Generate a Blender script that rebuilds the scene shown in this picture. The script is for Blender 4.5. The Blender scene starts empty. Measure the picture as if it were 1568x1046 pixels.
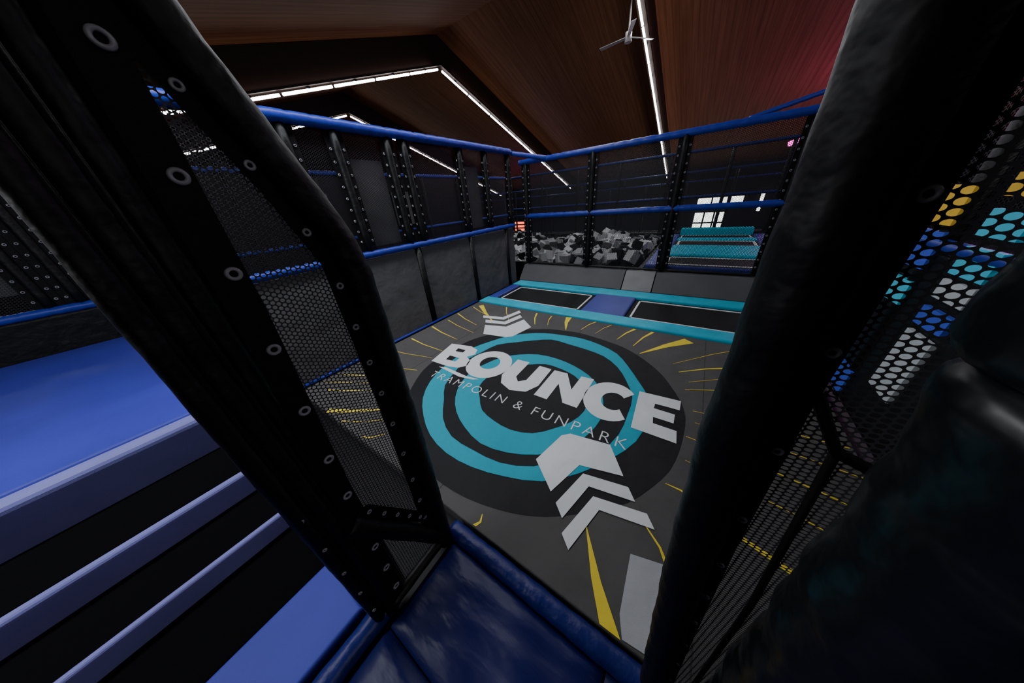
import bpy, bmesh, math, random
from mathutils import Vector, Matrix
random.seed(7)
PI=math.pi
# ------------------------------------------------------------------ materials
def new_mat(name):
    m=bpy.data.materials.new(name); m.use_nodes=True
    nt=m.node_tree; nt.nodes.clear()
    o=nt.nodes.new('ShaderNodeOutputMaterial')
    return m,nt,o
def vinyl(name,col,rough=.45,bump=.15,bscale=6.0,var=.25,fine=0.0,spec=.5,island=0.0,stretch=None,dist=.03):
    m,nt,o=new_mat(name); N=nt.nodes; L=nt.links
    b=N.new('ShaderNodeBsdfPrincipled'); L.new(b.outputs[0],o.inputs[0])
    b.inputs['Roughness'].default_value=rough
    b.inputs['Specular IOR Level'].default_value=spec
    tc=N.new('ShaderNodeTexCoord')
    n=N.new('ShaderNodeTexNoise'); n.inputs['Scale'].default_value=bscale; n.inputs['Detail'].default_value=4
    if stretch:
        mp=N.new('ShaderNodeMapping'); mp.inputs['Scale'].default_value=stretch; mp.inputs['Rotation'].default_value=(0,0,.6)
        L.new(tc.outputs['Object'],mp.inputs[0]); L.new(mp.outputs[0],n.inputs['Vector'])
    else: L.new(tc.outputs['Object'],n.inputs['Vector'])
    if island>0:
        g=N.new('ShaderNodeNewGeometry'); cr=N.new('ShaderNodeValToRGB'); L.new(g.outputs['Random Per Island'],cr.inputs[0])
        e=cr.color_ramp.elements; e[0].position=0; e[0].color=(.008,.008,.009,1); e[1].position=1; e[1].color=(*[c*2.2 for c in col],1)
        k=e.new(.42); k.color=(.02,.02,.022,1); k=e.new(.52); k.color=(*col,1)
    else:
        cr=N.new('ShaderNodeMixRGB'); cr.inputs[1].default_value=(*[c*(1-var) for c in col],1); cr.inputs[2].default_value=(*[min(1,c*(1+var)) for c in col],1)
        L.new(n.outputs['Fac'],cr.inputs[0])
    L.new(cr.outputs[0],b.inputs['Base Color'])
    bp=N.new('ShaderNodeBump'); bp.inputs['Strength'].default_value=bump; bp.inputs['Distance'].default_value=dist
    L.new(n.outputs['Fac'],bp.inputs['Height'])
    last=bp
    if fine>0:
        n2=N.new('ShaderNodeTexNoise'); n2.inputs['Scale'].default_value=180; L.new(tc.outputs['Object'],n2.inputs['Vector'])
        b2=N.new('ShaderNodeBump'); b2.inputs['Strength'].default_value=fine; b2.inputs['Distance'].default_value=.004
        L.new(n2.outputs['Fac'],b2.inputs['Height']); L.new(bp.outputs[0],b2.inputs['Normal']); last=b2
    L.new(last.outputs[0],b.inputs['Normal'])
    return m
def emis(name,col,s):
    m,nt,o=new_mat(name); e=nt.nodes.new('ShaderNodeEmission'); e.inputs[0].default_value=(*col,1); e.inputs[1].default_value=s
    nt.links.new(e.outputs[0],o.inputs[0]); return m
def net_mat(name,col,a=.02,thr=-.55,rough=.5,vs=1.0):
    m,nt,o=new_mat(name); N=nt.nodes; L=nt.links
    uv=N.new('ShaderNodeUVMap'); uv.uv_map='UVMap'
    sp=N.new('ShaderNodeSeparateXYZ'); L.new(uv.outputs[0],sp.inputs[0])
    def math_(op,x,y=None):
        k=N.new('ShaderNodeMath'); k.operation=op
        for i,v in enumerate((x,y)):
            if v is None: continue
            if isinstance(v,(int,float)): k.inputs[i].default_value=v
            else: L.new(v,k.inputs[i])
        return k.outputs[0]
    u=math_('MULTIPLY',sp.outputs[0],2*PI/a); v=math_('MULTIPLY',sp.outputs[1],2*PI/a*vs)
    uh=math_('MULTIPLY',u,.5); vh=math_('MULTIPLY',v,.866)
    s=math_('ADD',math_('ADD',math_('COSINE',u),math_('COSINE',math_('ADD',uh,vh))),math_('COSINE',math_('SUBTRACT',uh,vh)))
    fac=math_('LESS_THAN',s,thr)
    b=N.new('ShaderNodeBsdfPrincipled'); b.inputs['Base Color'].default_value=(*col,1); b.inputs['Roughness'].default_value=rough
    b.inputs['Specular IOR Level'].default_value=.25
    t=N.new('ShaderNodeBsdfTransparent'); mx=N.new('ShaderNodeMixShader')
    L.new(fac,mx.inputs[0]); L.new(t.outputs[0],mx.inputs[1]); L.new(b.outputs[0],mx.inputs[2]); L.new(mx.outputs[0],o.inputs[0])
    return m
M={}
M['black']=vinyl('black_vinyl',(.0035,.0035,.0045),.50,.5,9,spec=.20)
M['bolster']=vinyl('black_bolster_vinyl',(.004,.0045,.0055),.36,.6,6,spec=.45)
M['blackmatte']=vinyl('black_webbing',(.003,.003,.0035),.65,.15,30,spec=.12)
M['blue']=vinyl('blue_vinyl',(.008,.022,.24),.42,.35,8,spec=.3)
M['bluepad']=vinyl('blue_pad_vinyl',(.03,.04,.24),.5,.2,3,spec=.3)
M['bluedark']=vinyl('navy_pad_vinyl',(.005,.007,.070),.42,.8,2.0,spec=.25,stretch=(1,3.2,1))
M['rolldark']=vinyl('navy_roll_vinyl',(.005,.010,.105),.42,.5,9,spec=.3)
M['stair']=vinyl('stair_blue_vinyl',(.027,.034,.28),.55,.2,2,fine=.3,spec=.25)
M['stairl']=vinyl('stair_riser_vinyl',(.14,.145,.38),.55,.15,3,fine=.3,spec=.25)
M['tread']=vinyl('black_tread',(.002,.002,.0025),.9,.1,40,spec=.03)
M['teal']=vinyl('teal_vinyl',(.008,.33,.47),.5,.1,5,spec=.3)
M['greypad']=vinyl('grey_wall_pad',(.075,.075,.079),.5,.9,2.2,spec=.3,dist=.05)
M['greydeck']=vinyl('grey_deck_pad',(.06,.06,.065),.6,.25,3,spec=.3)
M['greylight']=vinyl('grey_light_pad',(.15,.15,.155),.5,.3,3,spec=.3)
MK=dict(fine=.4,spec=.2,dist=.07)
M['mat']=vinyl('mat_grey_fabric',(.066,.063,.063),.72,.9,1.9,**MK)
M['disc']=vinyl('mat_print_black',(.010,.010,.012),.7,.9,1.9,**MK)
M['pteal']=vinyl('mat_print_teal',(.010,.27,.37),.7,.9,1.9,var=.08,**MK)
M['pwhite']=vinyl('mat_print_white',(.56,.58,.60),.7,.9,1.9,var=.08,**MK)
M['pyellow']=vinyl('mat_print_yellow',(.66,.52,.04),.7,.9,1.9,var=.08,**MK)
M['patch']=vinyl('mat_patch_grey',(.30,.31,.33),.7,.9,1.9,var=.15,**MK)
M['seam']=vinyl('mat_seam_thread',(.04,.04,.04),.8,.1,20,spec=.1)
M['bed']=vinyl('trampoline_bed_black',(.007,.007,.008),.7,.05,60,spec=.15)
M['white']=vinyl('white_tape',(.6,.6,.62),.6,.05,10)
M['metal']=vinyl('grommet_steel',(.22,.22,.24),.4,.02,10,spec=.6)
M['foam']=vinyl('foam_cube_grey',(.26,.265,.27),.95,.2,30,island=1,spec=.05)
M['frame']=vinyl('dark_frame_paint',(.005,.005,.006),.6,.02,10,spec=.2)
M['farrail']=vinyl('far_rail_vinyl',(.006,.012,.09),.5,.1,8,spec=.2)
M['beam']=vinyl('beam_dark_wood',(.012,.006,.004),.6,.1,6,spec=.15)
M['fan']=vinyl('fan_grey_metal',(.35,.33,.32),.4,.02,10)
M['hall']=vinyl('hall_wall_paint',(.010,.010,.013),.8,.05,2,spec=.2)
M['hfloor']=vinyl('hall_floor_concrete',(.03,.03,.035),.5,.05,2)
M['tyellow']=vinyl('pad_yellow',(.75,.45,.03),.5,.1,5); M['twhite']=vinyl('pad_white',(.42,.45,.47),.5,.1,5); M['tcyan']=vinyl('pad_cyan',(.05,.50,.70),.5,.1,5); M['tblue']=vinyl('pad_blue',(.04,.08,.5),.5,.1,5)
M['net']=net_mat('black_net',(.035,.035,.038),.0115,-.55)
M['netfar']=net_mat('black_net_fence',(.010,.010,.013),.02,-.68)
M['netnear']=net_mat('grey_net',(.05,.05,.055),.0115,-.45,vs=1.35)
M['tube']=emis('led_tube_white',(1,.97,.97),16)
M['win']=emis('window_daylight',(.95,1,.92),7)
M['red']=emis('sign_red_glow',(1,.10,.03),6.0)
M['magenta']=emis('led_tube_magenta',(1,.02,.55),9)
def ceiling_mat():
    m,nt,o=new_mat('ceiling_wood'); N=nt.nodes; L=nt.links
    b=N.new('ShaderNodeBsdfPrincipled'); b.inputs['Roughness'].default_value=.7; b.inputs['Specular IOR Level'].default_value=.08; L.new(b.outputs[0],o.inputs[0])
    tc=N.new('ShaderNodeTexCoord'); mp=N.new('ShaderNodeMapping'); mp.inputs['Scale'].default_value=(7,.25,.25)
    L.new(tc.outputs['Object'],mp.inputs[0])
    n=N.new('ShaderNodeTexNoise'); n.inputs['Scale'].default_value=1.6; n.inputs['Detail'].default_value=6; L.new(mp.outputs[0],n.inputs['Vector'])
    r=N.new('ShaderNodeValToRGB'); r.color_ramp.elements[0].position=.25; r.color_ramp.elements[0].color=(.100,.040,.019,1)
    r.color_ramp.elements[1].position=.8; r.color_ramp.elements[1].color=(.18,.078,.040,1)
    L.new(n.outputs['Fac'],r.inputs[0])
    w=N.new('ShaderNodeTexWave'); w.wave_type='BANDS'; w.bands_direction='X'; w.inputs['Scale'].default_value=1.6; w.inputs['Distortion'].default_value=0
    L.new(tc.outputs['Object'],w.inputs['Vector'])
    r2=N.new('ShaderNodeValToRGB'); r2.color_ramp.elements[0].position=0; r2.color_ramp.elements[0].color=(.7,.7,.7,1); r2.color_ramp.elements[1].position=.06; r2.color_ramp.elements[1].color=(1,1,1,1)
    L.new(w.outputs['Fac'],r2.inputs[0])
    mx=N.new('ShaderNodeMixRGB'); mx.blend_type='MULTIPLY'; mx.inputs[0].default_value=1
    L.new(r.outputs[0],mx.inputs[1]); L.new(r2.outputs[0],mx.inputs[2]); L.new(mx.outputs[0],b.inputs['Base Color'])
    return m
M['ceil']=ceiling_mat()
# ------------------------------------------------------------------ mesh builder
class MB:
    def __init__(s,name): s.name=name; s.v=[]; s.f=[]; s.m=[]; s.uv=[]; s.sm=[]; s.mats=[]
    def mi(s,k):
        if k not in s.mats: s.mats.append(k)
        return s.mats.index(k)
    def face(s,idx,k,uv=None,smooth=False):
        s.f.append(idx); s.m.append(s.mi(k)); s.uv.append(uv); s.sm.append(smooth)
    def box(s,x0,x1,y0,y1,z0,z1,k,rot=None,c=None):
        b=len(s.v)
        P=[Vector((x,y,z)) for z in(z0,z1) for y in(y0,y1) for x in(x0,x1)]
        if rot is not None:
            c=c or Vector(((x0+x1)/2,(y0+y1)/2,(z0+z1)/2)); P=[rot@(p-c)+c for p in P]
        s.v+=P
        for q in((0,2,3,1),(4,5,7,6),(0,1,5,4),(2,6,7,3),(0,4,6,2),(1,3,7,5)): s.face([b+i for i in q],k)
    def pad(s,x0,x1,y0,y1,z0,z1,k,r=.03):
        rings=[]
        prof=[(0,z0),(0,z1-r)]+[(r-r*math.cos(t),z1-r+r*math.sin(t)) for t in (PI/8,PI/4,3*PI/8,PI/2)]
        for ins,z in prof:
            ring=[]
            for (cx,cy,sx,sy) in((x0,y0,1,1),(x1,y0,-1,1),(x1,y1,-1,-1),(x0,y1,1,-1)):
                s.v.append(Vector((cx+sx*ins,cy+sy*ins,z))); ring.append(len(s.v)-1)
            rings.append(ring)
        for a,c in zip(rings,rings[1:]):
            for i in range(4): s.face([a[i],a[(i+1)%4],c[(i+1)%4],c[i]],k,smooth=False)
        s.face(rings[-1],k); s.face(rings[0][::-1],k)
    def tube(s,pts,r,k,seg=16,step=None,mod=None,cap=True,ell=None):
        pts=[Vector(p) for p in pts]
        if step:
            q=[]
            for a,b2 in zip(pts,pts[1:]):
                n=max(1,int((b2-a).length/step))
                for i in range(n): q.append(a.lerp(b2,i/n))
            q.append(pts[-1]); pts=q
        dist=0; rings=[]
        t0=(pts[1]-pts[0]).normalized(); up=Vector((0,0,1)) if abs(t0.z)<.9 else Vector((1,0,0))
        n=(up-t0*up.dot(t0)).normalized()
        for i,p in enumerate(pts):
            if i>0: dist+=(p-pts[i-1]).length
            t=((pts[min(i+1,len(pts)-1)]-pts[max(i-1,0)])).normalized()
            n=(n-t*n.dot(t)).normalized(); b2=t.cross(n)
            rr=r*(mod(dist) if mod else 1); ring=[]
            for j in range(seg):
                a=2*PI*j/seg; s.v.append(p+n*(rr*math.cos(a))+b2*(rr*math.sin(a))); ring.append(len(s.v)-1)
            rings.append(ring)
        for a,c in zip(rings,rings[1:]):
            for j in range(seg): s.face([a[j],a[(j+1)%seg],c[(j+1)%seg],c[j]],k,smooth=True)
        if cap: s.face(rings[0][::-1],k); s.face(rings[-1],k)
    def ring(s,c,nrm,R,r,k,seg=12,ss=6):
        c=Vector(c); nrm=Vector(nrm).normalized(); up=Vector((0,0,1)) if abs(nrm.z)<.9 else Vector((1,0,0))
        u=(up-nrm*up.dot(nrm)).normalized(); w=nrm.cross(u); b=len(s.v)
        for i in range(seg):
            a=2*PI*i/seg; d=u*math.cos(a)+w*math.sin(a)
            for j in range(ss):
                t=2*PI*j/ss; s.v.append(c+d*(R+r*math.cos(t))+nrm*(r*math.sin(t)))
        for i in range(seg):
            for j in range(ss):
                s.face([b+i*ss+j,b+((i+1)%seg)*ss+j,b+((i+1)%seg)*ss+(j+1)%ss,b+i*ss+(j+1)%ss],k,smooth=True)
    def quad(s,a,b,c,d,k):
        a,b,c,d=map(Vector,(a,b,c,d)); i=len(s.v); s.v+=[a,b,c,d]
        U=(b-a).normalized(); W=(d-a); W=(W-U*W.dot(U)).normalized()
        s.face([i,i+1,i+2,i+3],k,[((p-a).dot(U),(p-a).dot(W)) for p in(a,b,c,d)])
    def build(s,parent=None):
        me=bpy.data.meshes.new(s.name); me.from_pydata([tuple(p) for p in s.v],[],s.f)
        for k in s.mats: me.materials.append(M[k])
        ul=me.uv_layers.new(name='UVMap')
        for p,mi,uv,sm in zip(me.polygons,s.m,s.uv,s.sm):
            p.material_index=mi; p.use_smooth=sm
            if uv:
                for li,c in zip(p.loop_indices,uv): ul.data[li].uv=c
        me.update()
        o=bpy.data.objects.new(s.name,me); bpy.context.collection.objects.link(o)
        if parent: o.parent=parent
        return o
wrap=lambda d: 1-.16*max(0,1-abs(((d/.22)%1)-.5)*8)
wrinkle=lambda d: 1+.03*math.sin(d*23)+.02*math.sin(d*61+1)
def empty(name):
    e=bpy.data.objects.new(name,None); bpy.context.collection.objects.link(e); return e
# ------------------------------------------------------------------ room shell
def roof(y): return 7.95-.31*abs(y-11)
X0,X1,Y0,Y1,FZ=-30,13,-7,27,-1.6
b=MB('floor'); b.quad((X0,Y0,FZ),(X1,Y0,FZ),(X1,Y1,FZ),(X0,Y1,FZ),'hfloor'); b.build()
b=MB('ceiling')
b.quad((X0,11,roof(11)),(X1,11,roof(11)),(X1,Y1,roof(Y1)),(X0,Y1,roof(Y1)),'ceil')
b.quad((X0,Y0,roof(Y0)),(X1,Y0,roof(Y0)),(X1,11,roof(11)),(X0,11,roof(11)),'ceil'); b.build()
b=MB('wall_back'); b.quad((X0,Y1,FZ),(X1,Y1,FZ),(X1,Y1,roof(Y1)),(X0,Y1,roof(Y1)),'hall'); b.build()
b=MB('wall_front'); b.quad((X0,Y0,FZ),(X1,Y0,FZ),(X1,Y0,roof(Y0)),(X0,Y0,roof(Y0)),'hall'); b.build()
for nm,x in(('wall_left',X0),('wall_right',X1)):
    b=MB(nm); b.v+=[Vector(p) for p in((x,Y0,FZ),(x,Y1,FZ),(x,Y1,roof(Y1)),(x,11,roof(11)),(x,Y0,roof(Y0)))]; b.face([0,1,2,3,4],'hall'); b.build()
for bx in(-18.4,-10.6,-2.95,4.7):
    par=MB('roof_beam'); b=par
    for ya,yb in((Y0+.05,11),(11,Y1-.05)):
        i=len(b.v)
        for y in(ya,yb):
            for dx in(-.12,.12):
                for dz in(-.9,-.01): b.v.append(Vector((bx+dx,y,roof(y)+dz)))
        for q in((0,1,3,2),(4,6,7,5),(0,4,5,1),(2,3,7,6),(1,5,7,3),(0,2,6,4)): b.face([i+j for j in q],'beam')
    par=b.build()
    t=MB('led_tube_light')
    for sgn in(1,-1):
        y=11+sgn*.12
        while abs(y-11)<15.2 and y>Y0+2:
            y2=y+sgn*1.5
            if Y0+.5<y2<Y1-.3:
                t.tube([(bx,y,roof(y)-.99),(bx,y2,roof(y2)-.99)],.036,'tube',8)
                ym=(y+y2)/2
                t.box(bx-.03,bx+.03,ym-.05,ym+.05,roof(ym)-.955,roof(ym)-.90,'frame')
            y=y2+sgn*.10
    t.build(par)
def area(name,loc,rot,sx,sy,power,col):
    l=bpy.data.lights.new(name,'AREA'); l.shape='RECTANGLE'; l.size=sx; l.size_y=sy; l.energy=power; l.color=col
    o=bpy.data.objects.new(name,l); bpy.context.collection.objects.link(o); o.location=loc; o.rotation_euler=rot; return o
sl=math.atan(.31)
for bx,p in((-10.6,225),(-2.95,385),(4.7,205)):
    for sgn in(1,-1):
        y=11+sgn*7.5
        area('led_strip_lamp',(bx,y,roof(y)-1.04),(-sgn*sl,0,0),.05,14.5,p,(.92,.95,1))
        area('led_strip_uplight',(bx+.2,y,roof(y)-.85),(PI-sgn*sl,0,0),.05,14.5,p*.06,(1,.80,.68))
# ------------------------------------------------------------------ windows & signs at far wall
def window(name,x0,x1,z0,z1,nx,nz):
    b=MB(name); y=Y1-.06
    b.box(x0,x1,y,y+.03,z0,z1,'win')
    for i in range(nx+1):
        x=x0+(x1-x0)*i/nx; b.box(x-.05,x+.05,y-.06,y,z0-.05,z1+.05,'frame')
    for i in range(nz+1):
        z=z0+(z1-z0)*i/nz; b.box(x0,x1,y-.06,y,z-.05,z+.05,'frame')
    return b.build()
window('window_1',-.75,2.1,.15,.95,3,1)
window('door_1',-.75,1.2,-1.6,-.05,3,2)
window('window_2',2.9,3.2,-.2,1.2,1,1)
b=MB('illuminated_sign'); b.box(-17.9,-16.2,26.88,26.95,-1.2,-.05,'frame')
for z in(-.35,-.7,-1.05): b.box(-17.8,-16.3,26.84,26.88,z-.1,z+.12,'red')
b.build()
b=MB('magenta_neon_tube'); b.tube([(2.05,16,2.90),(3.1,16,3.2)],.09,'magenta',8); b.box(2.7,2.74,15.98,16.02,3.15,roof(16)-.02,'frame'); b.build()
for lx,ly,lz,en in((4.5,18.5,3.3,230),(7.5,14,4.0,230)):
    l=bpy.data.lights.new('magenta_lamp','POINT'); l.energy=en; l.color=(1,.14,.85); l.shadow_soft_size=.3
    o=bpy.data.objects.new('magenta_lamp',l); bpy.context.collection.objects.link(o); o.location=(lx,ly,lz)
l=bpy.data.lights.new('violet_lamp','POINT'); l.energy=120; l.color=(.4,.15,1); l.shadow_soft_size=.3
o=bpy.data.objects.new('violet_lamp',l); bpy.context.collection.objects.link(o); o.location=(-13,22,1.5)
# ------------------------------------------------------------------ ceiling fan
b=MB('ceiling_fan'); fx,fy,fz=-3.25,12.2,6.15
b.tube([(fx,fy,fz),(fx,fy,roof(fy)-.02)],.025,'fan',8); b.tube([(fx,fy,fz-.12),(fx,fy,fz+.12)],.10,'fan',16)
for a in(0.9,0.9+2*PI/3,0.9+4*PI/3):
    R=Matrix.Rotation(a,3,'Z')@Matrix.Rotation(.2,3,'X'); i=len(b.v)
    for (x,y,z) in((.1,-.05,0),(.95,-.07,0),(.95,.07,0),(.1,.05,0),(.1,-.05,.015),(.95,-.07,.015),(.95,.07,.015),(.1,.05,.015)):
        b.v.append(R@Vector((x,y,z))+Vector((fx,fy,fz)))
    for q in((0,3,2,1),(4,5,6,7),(0,1,5,4),(1,2,6,5),(2,3,7,6),(3,0,4,7)): b.face([i+j for j in q],'fan')
b.build()
# ------------------------------------------------------------------ platform deck
b=MB('platform_deck'); b.box(-7.4,2.0,-3.2,5.52,FZ,-.09,'frame'); b.build()
# ------------------------------------------------------------------ landing mat + print
MX0,MX1,MY0,MY1=-3.60,1.28,.51,3.84
mat=MB('landing_mat'); mat.pad(MX0,MX1,MY0,MY1,-.088,0,'mat',.01)
for sx in(-2.75,-1.2,.35): mat.box(sx,sx+.006,MY0+.02,MY1-.02,0,.0012,'seam')
mat=mat.build()
def decal(name,loops,z,k):
    cu=bpy.data.curves.new(name,'CURVE'); cu.dimensions='2D'; cu.fill_mode='BOTH'
    for lp in loops:
        s=cu.splines.new('POLY'); s.points.add(len(lp)-1); s.use_cyclic_u=True
        for p,(x,y) in zip(s.points,lp): p.co=(x,y,0,1)
    t=bpy.data.objects.new(name,cu); bpy.context.collection.objects.link(t)
    me=bpy.data.meshes.new_from_object(t.evaluated_get(bpy.context.evaluated_depsgraph_get()))
    bpy.data.objects.remove(t)
    for v in me.vertices: v.co.z=z
    me.materials.clear(); me.materials.append(M[k])
    bm=bmesh.new(); bm.from_mesh(me)
    for f_ in bm.faces:
        f_.normal_update()
        if f_.normal.z<0: f_.normal_flip()
    bm.to_mesh(me); bm.free()
    o=bpy.data.objects.new(name,me); bpy.context.collection.objects.link(o); o.parent=mat; return o
def blob(cx,cy,rx,ry,n=44,w=.02,seed=0,sub=4):
    rd=random.Random(seed); ks=[1+w*(rd.random()*2-1) for _ in range(n)]; out=[]
    P=[]
    for i in range(n):
        a=2*PI*i/n; P.append(Vector((cx+rx*ks[i]*math.cos(a),cy+ry*ks[i]*math.sin(a))))
    for i in range(n):
        p0,p1,p2,p3=P[i-1],P[i],P[(i+1)%n],P[(i+2)%n]
        for j in range(sub):
            t=j/sub; q=.5*((2*p1)+(p2-p0)*t+(2*p0-5*p1+4*p2-p3)*t*t+(3*p1-p0-3*p2+p3)*t**3); out.append((q.x,q.y))
    return out
decal('target_disc',[blob(-1.2,1.97,1.44,1.37,40,.008,1,2)],.002,'disc')
decal('target_ring_outer',[blob(-1.24,1.99,1.17,1.20,26,.024,2,2),blob(-1.20,1.97,1.01,1.02,24,.034,3,2)],.004,'pteal')
decal('target_ring_inner',[blob(-1.19,1.80,.80,.75,20,.026,4,2),blob(-1.15,1.82,.58,.54,18,.04,5,2)],.004,'pteal')
Zl=.006
decal('letter_b',[[(-2.65,1.74),(-2.75,2.22),(-2.42,2.29),(-2.27,2.25),(-2.22,2.14),(-2.28,2.04),(-2.17,1.99),(-2.13,1.88),(-2.2,1.79),(-2.35,1.75)],
 [(-2.54,2.08),(-2.56,2.16),(-2.42,2.17),(-2.41,2.10)],[(-2.50,1.86),(-2.52,1.96),(-2.35,1.97),(-2.34,1.88)]],Zl,'pwhite')
ell=lambda cx,cy,rx,ry,n=40:[(cx+rx*math.cos(2*PI*i/n),cy+ry*math.sin(2*PI*i/n)) for i in range(n)]
decal('letter_o',[ell(-1.9,2.05,.29,.31),ell(-1.9,2.07,.13,.14)],Zl,'pwhite')
decal('letter_underline',[[(-2.45,1.69),(-2.05,1.655),(-1.86,1.69),(-1.80,1.73),(-1.98,1.705),(-2.35,1.725)]],Zl,'pwhite')
decal('letter_u',[[(-1.62,2.30),(-1.45,2.31),(-1.44,1.98),(-1.37,1.91),(-1.30,1.98),(-1.30,2.30),(-1.14,2.30),(-1.13,1.95),(-1.2,1.80),(-1.37,1.74),(-1.53,1.80),(-1.61,1.93)]],Zl,'pwhite')
decal('letter_n',[[(-1.10,1.80),(-1.10,2.30),(-.94,2.31),(-.79,2.06),(-.78,2.33),(-.64,2.34),(-.64,1.83),(-.79,1.83),(-.95,2.09),(-.95,1.80)]],Zl,'pwhite')
arc=[]
for i in range(25):
    a=math.radians(42+276*i/24); arc.append((-.40+.25*math.cos(a),2.09+.29*math.sin(a)))
for i in range(25):
    a=math.radians(318-276*i/24); arc.append((-.37+.11*math.cos(a),2.09+.13*math.sin(a)))
decal('letter_c',[arc],Zl,'pwhite')
decal('letter_e',[[(-.15,1.83),(-.18,2.36),(.18,2.39),(.18,2.25),(-.02,2.24),(-.02,2.17),(.15,2.17),(.15,2.05),(-.01,2.05),(0,1.97),(.18,1.97),(.19,1.83)]],Zl,'pwhite')
tx=bpy.data.curves.new('slogan','FONT'); tx.body='TRAMPOLIN & FUNPARK'; tx.size=.165; tx.space_character=1.3; tx.offset=-.0022
to=bpy.data.objects.new('slogan_t',tx); bpy.context.collection.objects.link(to)
me=bpy.data.meshes.new_from_object(to.evaluated_get(bpy.context.evaluated_depsgraph_get())); bpy.data.objects.remove(to)
xs=[v.co.x for v in me.vertices]; sc=2.28/(max(xs)-min(xs)); x_=min(xs)
for v in me.vertices: v.co=Vector(((v.co.x-x_)*sc,v.co.y*1.0,0))
me.transform(Matrix.Translation((-2.41,1.49,Zl))@Matrix.Rotation(math.radians(2),4,'Z'))
me.materials.clear(); me.materials.append(M['pwhite'])
o=bpy.data.objects.new('slogan_text',me); bpy.context.collection.objects.link(o); o.parent=mat
def chev(T,ang,sc,base):
    d=Vector((math.cos(ang),math.sin(ang))); n=Vector((-d.y,d.x)); C=[]
    for sh in([(0,.04),(-.18,.31),(-.45,.27),(-.30,0),(-.45,-.27),(-.18,-.31),(0,-.04)],
              [(-.37,.0),(-.53,.26),(-.63,.25),(-.47,0),(-.63,-.25),(-.53,-.26)],
              [(-.54,.0),(-.71,.28),(-.80,.27),(-.63,0),(-.80,-.27),(-.71,-.28)]):
        C.append([tuple(Vector(T)+d*(a*sc)+n*(c*sc)) for a,c in sh])
    for i,c in enumerate(C): decal(base,[c],.007,'pwhite')
chev((-.60,1.48),math.radians(133),1.0,'chevron_arrow')
chev((-2.08,2.78),math.radians(-47),1.25,'chevron_arrow')
decal('mat_patch',[[(.05,.88),(.24,.93),(.30,.62),(.20,.53),(.09,.52),(.06,.60)]],.0045,'patch')
def ray(a,bb,w0,w1,w2=None):
    a=Vector(a);bb=Vector(bb);d=(bb-a).normalized();n=Vector((-d.y,d.x)); m=a.lerp(bb,.55)+n*.02
    wm=(w0+w1)/2 if w2 is None else w2
    decal('yellow_ray',[[tuple(a+n*w0),tuple(m+n*wm),tuple(bb+n*w1),tuple(bb-n*w1),tuple(m-n*wm),tuple(a-n*w0)]],.003,'pyellow')
decal('yellow_ray',[[(-.222,.91),(-.05,.67),(.085,.515),(-.01,.515),(-.10,.66)]],.003,'pyellow')
ray((-.81,.60),(-.81,.52),.003,.012); ray((-2.61,3.09),(-3.40,3.68),.006,.05); ray((-1.95,3.33),(-2.15,3.76),.005,.016)
ray((-1.42,3.36),(-1.56,3.82),.006,.05); ray((-1.21,3.46),(-1.10,3.82),.004,.010); ray((-.66,3.37),(-.51,3.8),.004,.02)
ray((-.43,3.28),(-.27,3.8),.004,.02); ray((-.32,3.12),(.17,3.72),.006,.07); ray((.12,2.90),(.58,3.22),.004,.014)
ray((.16,1.43),(.32,1.39),.003,.010); ray((.08,1.09),(.24,.90),.003,.010); ray((.50,1.31),(1.0,1.12),.008,.03)
ray((.25,1.95),(1.2,1.82),.003,.008); ray((.28,2.3),(1.25,2.40),.002,.006); ray((.2,2.6),(1.0,2.95),.003,.006)
ray((-2.30,.90),(-2.90,.53),.008,.030); ray((-2.04,.66),(-2.20,.53),.003,.010); ray((-2.5,1.15),(-3.3,.70),.003,.010)
ray((-2.65,1.5),(-3.55,1.25),.003,.012); ray((-2.7,1.35),(-3.5,.95),.003,.008); ray((-2.78,2.36),(-3.55,2.52),.003,.016); ray((-2.85,2.90),(-3.55,3.16),.003,.014)
ray((-2.7,2.65),(-3.5,2.85),.003,.008); ray((-2.72,2.0),(-3.5,2.05),.003,.012); ray((-1.75,3.4),(-1.85,3.75),.003,.01)
ray((-2.75,3.25),(-3.5,3.55),.003,.008); ray((-2.45,3.3),(-2.85,3.8),.003,.01)
ray((.22,2.75),(1.24,3.45),.002,.006); ray((.05,3.05),(.75,3.78),.002,.006); ray((.30,2.15),(1.24,2.12),.002,.005); ray((-.98,3.42),(-.85,3.8),.002,.006)
ray((-2.2,.78),(-2.6,.53),.002,.006); ray((-2.6,1.25),(-3.55,.75),.002,.006); ray((-2.72,1.8),(-3.55,1.65),.002,.007); ray((.26,1.7),(1.24,1.5),.002,.006)
# ------------------------------------------------------------------ foreground padded step (blue) and rolls
door=empty('padded_net_doorway')
g=MB('blue_edge_padding')
def cushion(b,x0,x1,y0,y1,z0,z1,k,n=14,seed=0):
    rd=random.Random(seed); ph=[rd.uniform(0,6) for _ in range(4)]; base=len(b.v)
    for j in range(n+1):
        for i in range(n+1):
            u,v=i/n,j/n; e=min(1,min(u,1-u,v,1-v)*5); hgt=math.sqrt(max(0,1-(1-e)**2))
            pk=.006*math.sin(17*u+ph[0]+4*v)+.004*math.sin(23*v+ph[1]-7*u)+.003*math.sin(41*(u+v)+ph[2])
            b.v.append(Vector((x0+(x1-x0)*u,y0+(y1-y0)*v,z1-.045*(1-hgt)+pk*e)))
    for j in range(n):
        for i in range(n):
            a=base+j*(n+1)+i; b.face([a,a+1,a+n+2,a+n+1],k,smooth=True)
    b.box(x0,x1,y0,y1,z0,z1-.05,k)
cushion(g,-.90,.05,-.05,.40,-.088,-.010,'bluedark',24,1)
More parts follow.
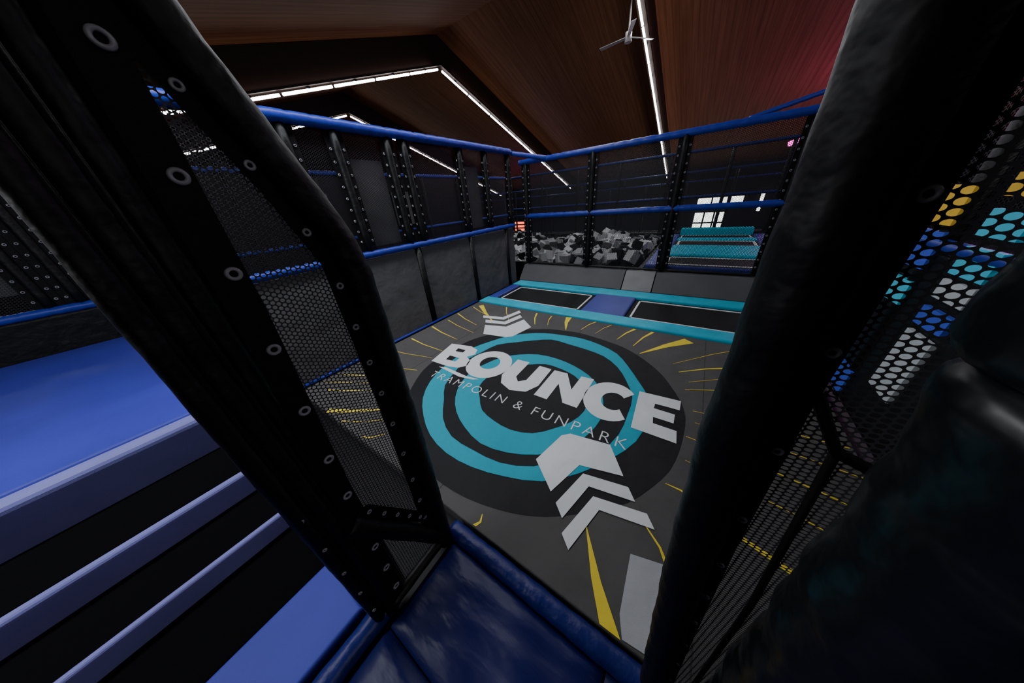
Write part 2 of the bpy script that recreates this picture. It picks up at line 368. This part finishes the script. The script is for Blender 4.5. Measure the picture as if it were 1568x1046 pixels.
cushion(g,-.90,.05,-.75,-.055,-.088,-.010,'bluedark',24,2)
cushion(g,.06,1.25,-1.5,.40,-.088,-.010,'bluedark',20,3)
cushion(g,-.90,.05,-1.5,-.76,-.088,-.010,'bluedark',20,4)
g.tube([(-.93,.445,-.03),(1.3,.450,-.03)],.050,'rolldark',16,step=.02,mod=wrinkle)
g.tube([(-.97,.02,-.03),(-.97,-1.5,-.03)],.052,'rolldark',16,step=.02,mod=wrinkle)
g.build(door)
# ------------------------------------------------------------------ stairs with landing
s=MB('padded_stairs'); SY=-.09
s.pad(-1.44,-1.06,-2.6,SY,-.088,0,'stair',.015)
s.box(-1.92,-1.44,-2.6,SY,-.088,0,'tread')
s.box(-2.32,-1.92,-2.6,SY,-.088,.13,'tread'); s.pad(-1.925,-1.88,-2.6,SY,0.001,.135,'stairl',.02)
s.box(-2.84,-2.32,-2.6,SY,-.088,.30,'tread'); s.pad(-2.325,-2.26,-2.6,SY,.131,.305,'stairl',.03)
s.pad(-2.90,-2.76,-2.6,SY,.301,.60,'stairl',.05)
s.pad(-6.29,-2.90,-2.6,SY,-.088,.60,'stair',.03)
s.build()
# ------------------------------------------------------------------ net fences
def post(b,x,y,z0,z1,nrm=(1,0,0),r=.045,rings=True,sp=.125,side=.075):
    b.tube([(x,y,z0),(x,y,z1)],r,'black',12,step=.2,mod=lambda d:1+.02*math.sin(d*19))
    if rings:
        nrm=Vector(nrm); t=Vector((-nrm.y,nrm.x,0))
        z=z0+.15
        for sg in(-1,1):
            c=Vector((x,y,0))+t*(side*sg); hw=t*.03
            a=c-hw; e=c+hw
            b.quad((a.x,a.y,z0+.03),(e.x,e.y,z0+.03),(e.x,e.y,z1-.03),(a.x,a.y,z1-.03),'blackmatte')
        while z<z1-.1:
            for sg in(-1,1):
                c=Vector((x,y,z))+t*(side*sg)+nrm*.006; b.ring(c,nrm,.011,.0045,'metal',8,4)
            z+=sp
def rail(b,p,q,r=.04,k='blue'): b.tube([p,q],r,k,12,step=.045,mod=wrap)
w=MB('padded_net_wall'); LX=-3.67
py=[.35,1.45,2.70,3.95,5.15]
for ya,yb in zip([.12]+py[1:],py[1:]+[5.50]):
    w.pad(LX-.06,LX,ya+.06,yb-.06,.0,1.27,'greypad',.02)
for y in py: w.tube([(LX-.02,y,0),(LX-.02,y,1.30)],.055,'black',12)
rail(w,(LX,.1,1.32),(LX,5.50,1.32),.046); rail(w,(LX,.1,2.72),(LX,5.50,2.72),.058)
w.tube([(LX+.03,.45,.012),(LX+.03,3.84,.012)],.022,'blue',8)
for y in(.35,1.45,1.95,2.62,2.88,3.97,4.65,5.42): post(w,LX-.02,y,1.34,2.70)
w.quad((LX-.05,.1,1.34),(LX-.05,5.5,1.34),(LX-.05,5.5,2.70),(LX-.05,.1,2.70),'netfar')
w.box(LX-.16,LX-.10,2.06,2.52,1.40,2.42,'greypad'); w.box(LX-.16,LX-.10,4.10,4.5,1.40,2.42,'greypad')
w.build()
# right wall of the court (multi-colour pads)
w=MB('padded_net_wall'); RX=1.36
py=[.75,1.95,3.15,4.35,5.45]
for ya,yb in zip(py,py[1:]): w.pad(RX,RX+.06,ya+.06,yb-.06,0,1.27,'black',.02)
for y in py: w.tube([(RX+.02,y,0),(RX+.02,y,2.7)],.05,'black',12)
rail(w,(RX,.7,1.32),(RX,5.5,1.32),.04); rail(w,(RX,.7,2.72),(RX,5.5,2.72),.05)
w.quad((RX+.05,.7,1.34),(RX+.05,5.5,1.34),(RX+.05,5.5,2.70),(RX+.05,.7,2.70),'netfar')
for y,hw,tiles in((3.25,.16,((1.44,1.67,'tyellow'),(1.16,1.40,'tblue'),(.90,1.07,'tcyan'),(.05,.28,'tblue'))),
               (2.70,.14,((1.62,1.73,'tyellow'),(1.42,1.56,'tcyan'),(1.20,1.36,'tcyan'),(1.05,1.17,'twhite'),(.87,.99,'tblue'),(.35,.82,'twhite'))),
               (2.30,.11,((1.48,1.63,'twhite'),(1.24,1.4,'tcyan')))):
    for z0,z1,kk in tiles: w.box(RX-.03,RX-.005,y-hw,y+hw,z0,z1,kk)
w.build()
# back fence
fb=MB('net_fence'); BY=5.92
for x in(-3.55,-2.02,-.51,.96): post(fb,x,BY,.36,2.53,(0,-1,0),.05)
rail(fb,(-3.7,BY,2.55),(1.0,BY,2.55),.054); rail(fb,(-3.6,BY,1.47),(1.0,BY,1.47),.05); rail(fb,(-3.67,5.56,2.70),(-3.0,BY,2.55),.045)
rail(fb,(-3.6,BY+.02,.37),(1.0,BY+.02,.37),.025,'black')
fb.quad((-3.6,BY+.03,.38),(1.0,BY+.03,.38),(1.0,BY+.03,2.53),(-3.6,BY+.03,2.53),'netfar'); fb.build()
fc=MB('net_fence')
for x in(-7.2,-5.7,-4.2,-2.7,-1.2,.3,1.5): post(fc,x,10.75,.3,2.65,(0,-1,0),.045,rings=False)
rail(fc,(-7.2,10.75,2.68),(1.6,10.75,2.68),.04,'farrail'); rail(fc,(-7.2,10.75,1.5),(1.6,10.75,1.5),.04,'farrail'); rail(fc,(-7.2,10.7,.45),(1.6,10.7,.45),.05,'black')
fc.quad((-7.2,10.78,.5),(1.6,10.78,.5),(1.6,10.78,2.66),(-7.2,10.78,2.66),'netfar')
fc.box(-7.3,1.7,10.65,10.85,FZ,.4,'frame'); fc.build()
fg=MB('net_fence')
rail(fg,(.35,8.9,2.98),(2.05,9.2,3.35),.045); rail(fg,(2.05,10.5,2.68),(2.05,6.2,2.68),.045); rail(fg,(2.05,10.5,1.5),(2.05,6.2,1.5),.04)
for y in(6.2,7.7): post(fg,2.05,y,FZ,2.65,rings=False)
post(fg,2.05,9.2,FZ,3.35,rings=False); fg.build()
for yy,xa,xb,zz in((15.0,-14,3.2,1.3),(19.5,-18,4,1.0)):
    fh=MB('net_fence'); x=xa
    while x<xb: post(fh,x,yy,FZ,zz+1.0,(0,-1,0),.05,rings=False); x+=2.1
    rail(fh,(xa,yy,zz+1.0),(xb,yy,zz+1.0),.05,'farrail'); rail(fh,(xa,yy,zz-.3),(xb,yy,zz-.3),.05,'farrail')
    fh.box(xa,xb,yy+.1,yy+.2,FZ,-.5,'greydeck'); fh.build()
fd=MB('net_fence')
for y in(.2,1.7,3.2,4.7,6.2,7.7,9.2): post(fd,-7.45,y,FZ,2.72,rings=False)
rail(fd,(-7.45,-.4,2.72),(-7.45,10.7,2.72),.045); rail(fd,(-7.45,-.4,1.3),(-7.45,10.7,1.3),.04)
fd.quad((-7.48,-.4,0),(-7.48,10.7,0),(-7.48,10.7,2.7),(-7.48,-.4,2.7),'netfar')
for y in(2.4,5.0): fd.box(-7.40,-7.36,y,y+.9,1.45,2.3,'greypad')
fd.build()
fe=MB('landing_net_wall')
fe.pad(-6.42,-6.30,-2.6,-.1,-.088,1.03,'black',.03); rail(fe,(-6.33,-2.6,1.07),(-6.33,-.1,1.07),.05)
for y in(-.12,-.50,-.72,-1.15,-1.6,-2.1): post(fe,-6.36,y,1.05,2.75)
rail(fe,(-6.36,-2.6,2.72),(-6.36,-.1,2.72),.05)
fe.box(-6.5,-6.46,-1.1,-.75,1.3,2.3,'greypad')
fe.quad((-6.38,-2.6,1.05),(-6.38,-.1,1.05),(-6.38,-.1,2.7),(-6.38,-2.6,2.7),'netfar'); fe.build()
# trampolines left of the wall (seen through nets)
t=MB('trampoline')
for iy in range(3):
    y0=.6+iy*1.65
    t.pad(-7.0,-4.12,y0,y0+.4,-.088,.02,'blue',.03)
    t.box(-6.7,-4.15,y0+.45,y0+1.6,-.088,-.02,'bed')
t.pad(-4.12,-3.80,.6,5.5,-.088,.015,'teal',.03); t.pad(-7.0,-6.72,.6,5.5,-.088,.015,'blue',.03)
t.build()
# ------------------------------------------------------------------ trampolines at back of the mat
def tramp(name,x0,x1,y0,y1,z,par=None,wd=.03):
    b=MB(name); b.box(x0,x1,y0,y1,z-.08,z-.02,'bed'); e=.06
    for (a,c,d,f_) in((x0+e,x1-e,y0+e,y0+e+wd),(x0+e,x1-e,y1-e-wd,y1-e),(x0+e,x0+e+wd,y0+e,y1-e),(x1-e-wd,x1-e,y0+e,y1-e)):
        b.box(a,c,d,f_,z-.02,z-.012,'white')
    return b.build(par)
p=MB('trampoline_frame_pads')
p.pad(-3.60,1.95,3.86,4.16,-.088,.03,'teal',.03)
p.pad(-3.60,1.95,5.16,5.50,-.088,.03,'teal',.03)
p.pad(-3.60,-3.38,4.17,5.15,-.088,.02,'bluepad',.03); p.pad(-1.50,-.76,4.17,5.15,-.088,.02,'bluepad',.03); p.pad(1.17,1.95,4.17,5.15,-.088,.02,'bluepad',.03)
p=p.build()
tramp('trampoline_bed',-3.38,-1.51,4.17,5.15,0.0,p); tramp('trampoline_bed',-.75,1.16,4.17,5.15,0.0,p)
r=MB('grey_ramp_pad')
for xa,xb,k in((-3.64,-1.15,'greydeck'),(-1.13,-.58,'greylight'),(-.56,1.95,'greydeck')):
    i=len(r.v)
    for x in(xa,xb): r.v+=[Vector((x,5.53,FZ)),Vector((x,5.53,.03)),Vector((x,5.82,.34)),Vector((x,6.0,.34)),Vector((x,6.0,FZ))]
    for q in((0,1,6,5),(1,2,7,6),(2,3,8,7),(3,4,9,8)): r.face([i+j for j in q],k)
    r.face([i+j for j in(4,3,2,1,0)],k); r.face([i+j for j in(5,6,7,8,9)],k)
r.build()
# ------------------------------------------------------------------ foam pit
fp=MB('foam_pit')
fp.box(-7.1,-.87,6.02,6.12,FZ,.36,'frame'); fp.box(-7.1,-.87,10.5,10.6,FZ,.36,'frame'); fp.box(-7.1,-7.0,6.12,10.5,FZ,.36,'frame'); fp.box(-.95,-.87,6.12,10.5,FZ,.36,'frame'); fp.box(-7.0,-.95,6.12,10.5,-.1,0,'frame')
fp=fp.build()
fo=MB('foam_cubes')
for i in range(1300):
    x=random.uniform(-6.8,-1.12); y=random.uniform(6.3,10.3); z=random.uniform(.15,.50)+.14*math.sin(x*1.7)*math.cos(y*1.3)
    h=random.uniform(.095,.12)
    R=Matrix.Rotation(random.uniform(0,6.3),3,'Z')@Matrix.Rotation(random.uniform(0,6.3),3,'X')@Matrix.Rotation(random.uniform(0,6.3),3,'Y')
    fo.box(x-h,x+h,y-h,y+h,z-h*.8,z+h*.8,'foam',rot=R)
fo.build(fp)
# raised trampoline lane right of the pit
q=MB('trampoline_lane_pads')
q.box(-.84,1.9,6.03,10.6,FZ,.30,'frame')
q.pad(-.84,-.55,6.03,10.6,.30,.45,'bluepad',.04); q.pad(1.25,1.9,6.03,10.6,.30,.45,'bluepad',.04)
q.pad(-.54,1.24,6.95,8.2,.30,.50,'teal',.05); q.pad(-.54,1.24,9.25,9.6,.30,.48,'teal',.04); q.pad(-.54,1.24,10.35,10.6,.30,.64,'teal',.04); q.pad(-.54,1.24,6.03,6.10,.30,.44,'bluepad',.03)
q=q.build()
tramp('trampoline_bed',-.54,1.24,6.10,6.95,.46,q,.045); tramp('trampoline_bed',-.54,1.24,8.2,9.25,.46,q,.05); tramp('trampoline_bed',-.54,1.24,9.6,10.35,.46,q)
# ------------------------------------------------------------------ doorway: column, side net, arched pole, right post
PX=-.93
c=MB('net_column')
c.tube([(PX-.02,-.055,-.03),(PX,-.045,1.2),(PX,-.035,1.9),(PX,-.02,2.9)],.026,'black',16,step=.04,mod=wrinkle)
c.tube([(PX-.01,.005,-.03),(PX-.01,.01,1.2),(PX-.01,.02,2.9)],.030,'black',16,step=.04,mod=wrinkle)
c.tube([(PX-.06,-.02,-.03),(PX-.05,.00,1.2),(PX-.05,.02,2.9)],.05,'black',18,step=.04,mod=wrinkle)
c.tube([(PX-.02,.055,-.03),(PX-.02,.065,2.9)],.024,'black',14,step=.04,mod=wrinkle)
c.quad((PX-.03,.0,0),(PX-.03,.11,0),(PX-.03,.15,2.9),(PX-.03,.0,2.9),'blackmatte')
c.tube([(PX+.01,.03,-.03),(PX+.01,.035,2.9)],.008,'blackmatte',8); c.tube([(PX+.012,-.025,-.03),(PX+.012,-.012,2.9)],.007,'blackmatte',8)
def strip(b,pts,w,dirv=(0,1,0),nrm=(1,0,0),sp=.17,R=.014,off=0,rr=.0055):
    pts=[Vector(p) for p in pts]; dv=Vector(dirv)*w/2
    for a,e in zip(pts,pts[1:]): b.quad(a-dv,a+dv,e+dv,e-dv,'blackmatte')
    for a,e in zip(pts,pts[1:]):
        L_=(e-a).length; n=int(L_/sp)
        for i in range(n): b.ring(a.lerp(e,(i+.5)/n)+Vector(nrm)*.004+Vector(dirv)*off,nrm,R,rr,'metal',18,8)
strip(c,[(PX+.02,.045,.05),(PX+.01,.085,.95),(PX+.01,.125,1.6),(PX+.01,.138,2.2),(PX+.01,.125,2.9)],.070,off=.010,R=.012,rr=.0045)
for i in range(14):
    z=.15+i*.19; c.ring((PX+.018,-.055+.01*z,z),(1,-.4,0),.006,.003,'metal',10,5)
c.build(door)
d=MB('side_net')
pole=[(PX,.37,-.03),(PX,.395,.55),(PX,.415,1.1),(PX,.422,1.62),(PX,.405,1.74),(PX,.362,1.85),(PX,.250,2.12),(PX,.115,2.5),(PX,.0,2.9)]
d.tube(pole,.046,'black',22,step=.02,mod=lambda x:1+.02*math.sin(x*31)+.015*math.sin(x*77))
strip(d,[(PX+.005,.30,.12),(PX+.005,.325,.55),(PX+.005,.345,1.1),(PX+.005,.355,1.68),(PX+.005,.296,1.86),(PX+.005,.185,2.12),(PX+.005,.08,2.45)],.052,sp=.14,R=.008,rr=.0035)
d.quad((PX-.005,.05,.05),(PX-.005,.37,.05),(PX-.005,.42,1.15),(PX-.005,.10,1.15),'net')
d.quad((PX-.005,.10,1.15),(PX-.005,.42,1.15),(PX-.005,.42,1.72),(PX-.005,.13,1.72),'net')
d.quad((PX-.005,.13,1.72),(PX-.005,.42,1.72),(PX-.005,.235,2.18),(PX-.005,.13,2.18),'net')
d.tube([(PX,.04,.72),(PX+.005,.19,.42),(PX,.36,.04)],.043,'black',18,step=.03,mod=wrinkle)
d.tube([(PX,.0,.01),(PX,.40,.01)],.03,'black',14,step=.03,mod=wrinkle)
strip(d,[(PX+.012,.10,.74),(PX+.012,.31,.34)],.06,sp=.09,R=.007,rr=.003)
d.build(door)
e=MB('right_post')
e.tube([(.225,.455,-.03),(.182,.46,.5),(.145,.46,.95),(.118,.46,1.4),(.116,.46,1.9),(.125,.46,2.9)],.044,'black',22,step=.03,mod=wrinkle)
strip(e,[(.268,.475,.05),(.228,.475,.6),(.195,.475,1.1),(.178,.475,1.5),(.178,.475,2.6)],.028,(1,0,0),(0,-1,0),sp=.16,R=.006,rr=.0025)
e.build(door)
h=MB('net_panel')
h.quad((.22,.49,0),(1.3,.49,0),(1.3,.49,2.7),(.15,.49,2.7),'netnear')
h.tube([(.19,.487,1.52),(.245,.487,1.42),(.6,.48,1.30)],.009,'blackmatte',8); h.tube([(.245,.487,1.42),(.29,.487,.9),(.33,.487,.05)],.007,'blackmatte',8)
rail(h,(.15,.46,2.7),(1.3,.46,2.7),.045)
h.build(door)
k=MB('padded_bolster')
def bol(b,x,y,z0,z1,rx,k_,lean=0,ed0=.06):
    n=40; pts=[(x+lean*(z1-(z0+(z1-z0)*i/n)),y,z0+(z1-z0)*i/n) for i in range(n+1)]
    Ls=z1-z0
    def md(t):
        ed=min(t,Ls-t); kk=1 if ed>ed0 else math.sqrt(max(.05,1-((ed0-ed)/ed0)**2)); return kk*(1+.02*math.sin(t*17)+.025*math.sin(t*41)+.01*math.sin(t*97))
    b.tube(pts,rx,k_,28,step=.012,mod=md)
bol(k,.325,.345,.05,1.67,.115,'bolster',.05,.04)
bol(k,.330,.37,1.62,2.7,.118,'bolster',0,.04)
k.build(door)
# ------------------------------------------------------------------ world, camera
wd=bpy.data.worlds.new('world'); bpy.context.scene.world=wd; wd.use_nodes=True
wd.node_tree.nodes['Background'].inputs[0].default_value=(.5,.6,1,1); wd.node_tree.nodes['Background'].inputs[1].default_value=.02
Yv=Vector((308,241,-393)).normalized(); Xv=Vector((634,-157,393)); Xv=(Xv-Yv*Xv.dot(Yv)).normalized(); Zv=Xv.cross(Yv)
cam=bpy.data.cameras.new('camera'); co=bpy.data.objects.new('camera',cam); bpy.context.collection.objects.link(co)
co.matrix_world=Matrix.Translation((0,0,1.8))@Matrix((Xv,Yv,Zv)).to_4x4()
cam.sensor_width=36; cam.lens=9.02; cam.clip_start=.01; cam.clip_end=200
bpy.context.scene.camera=co
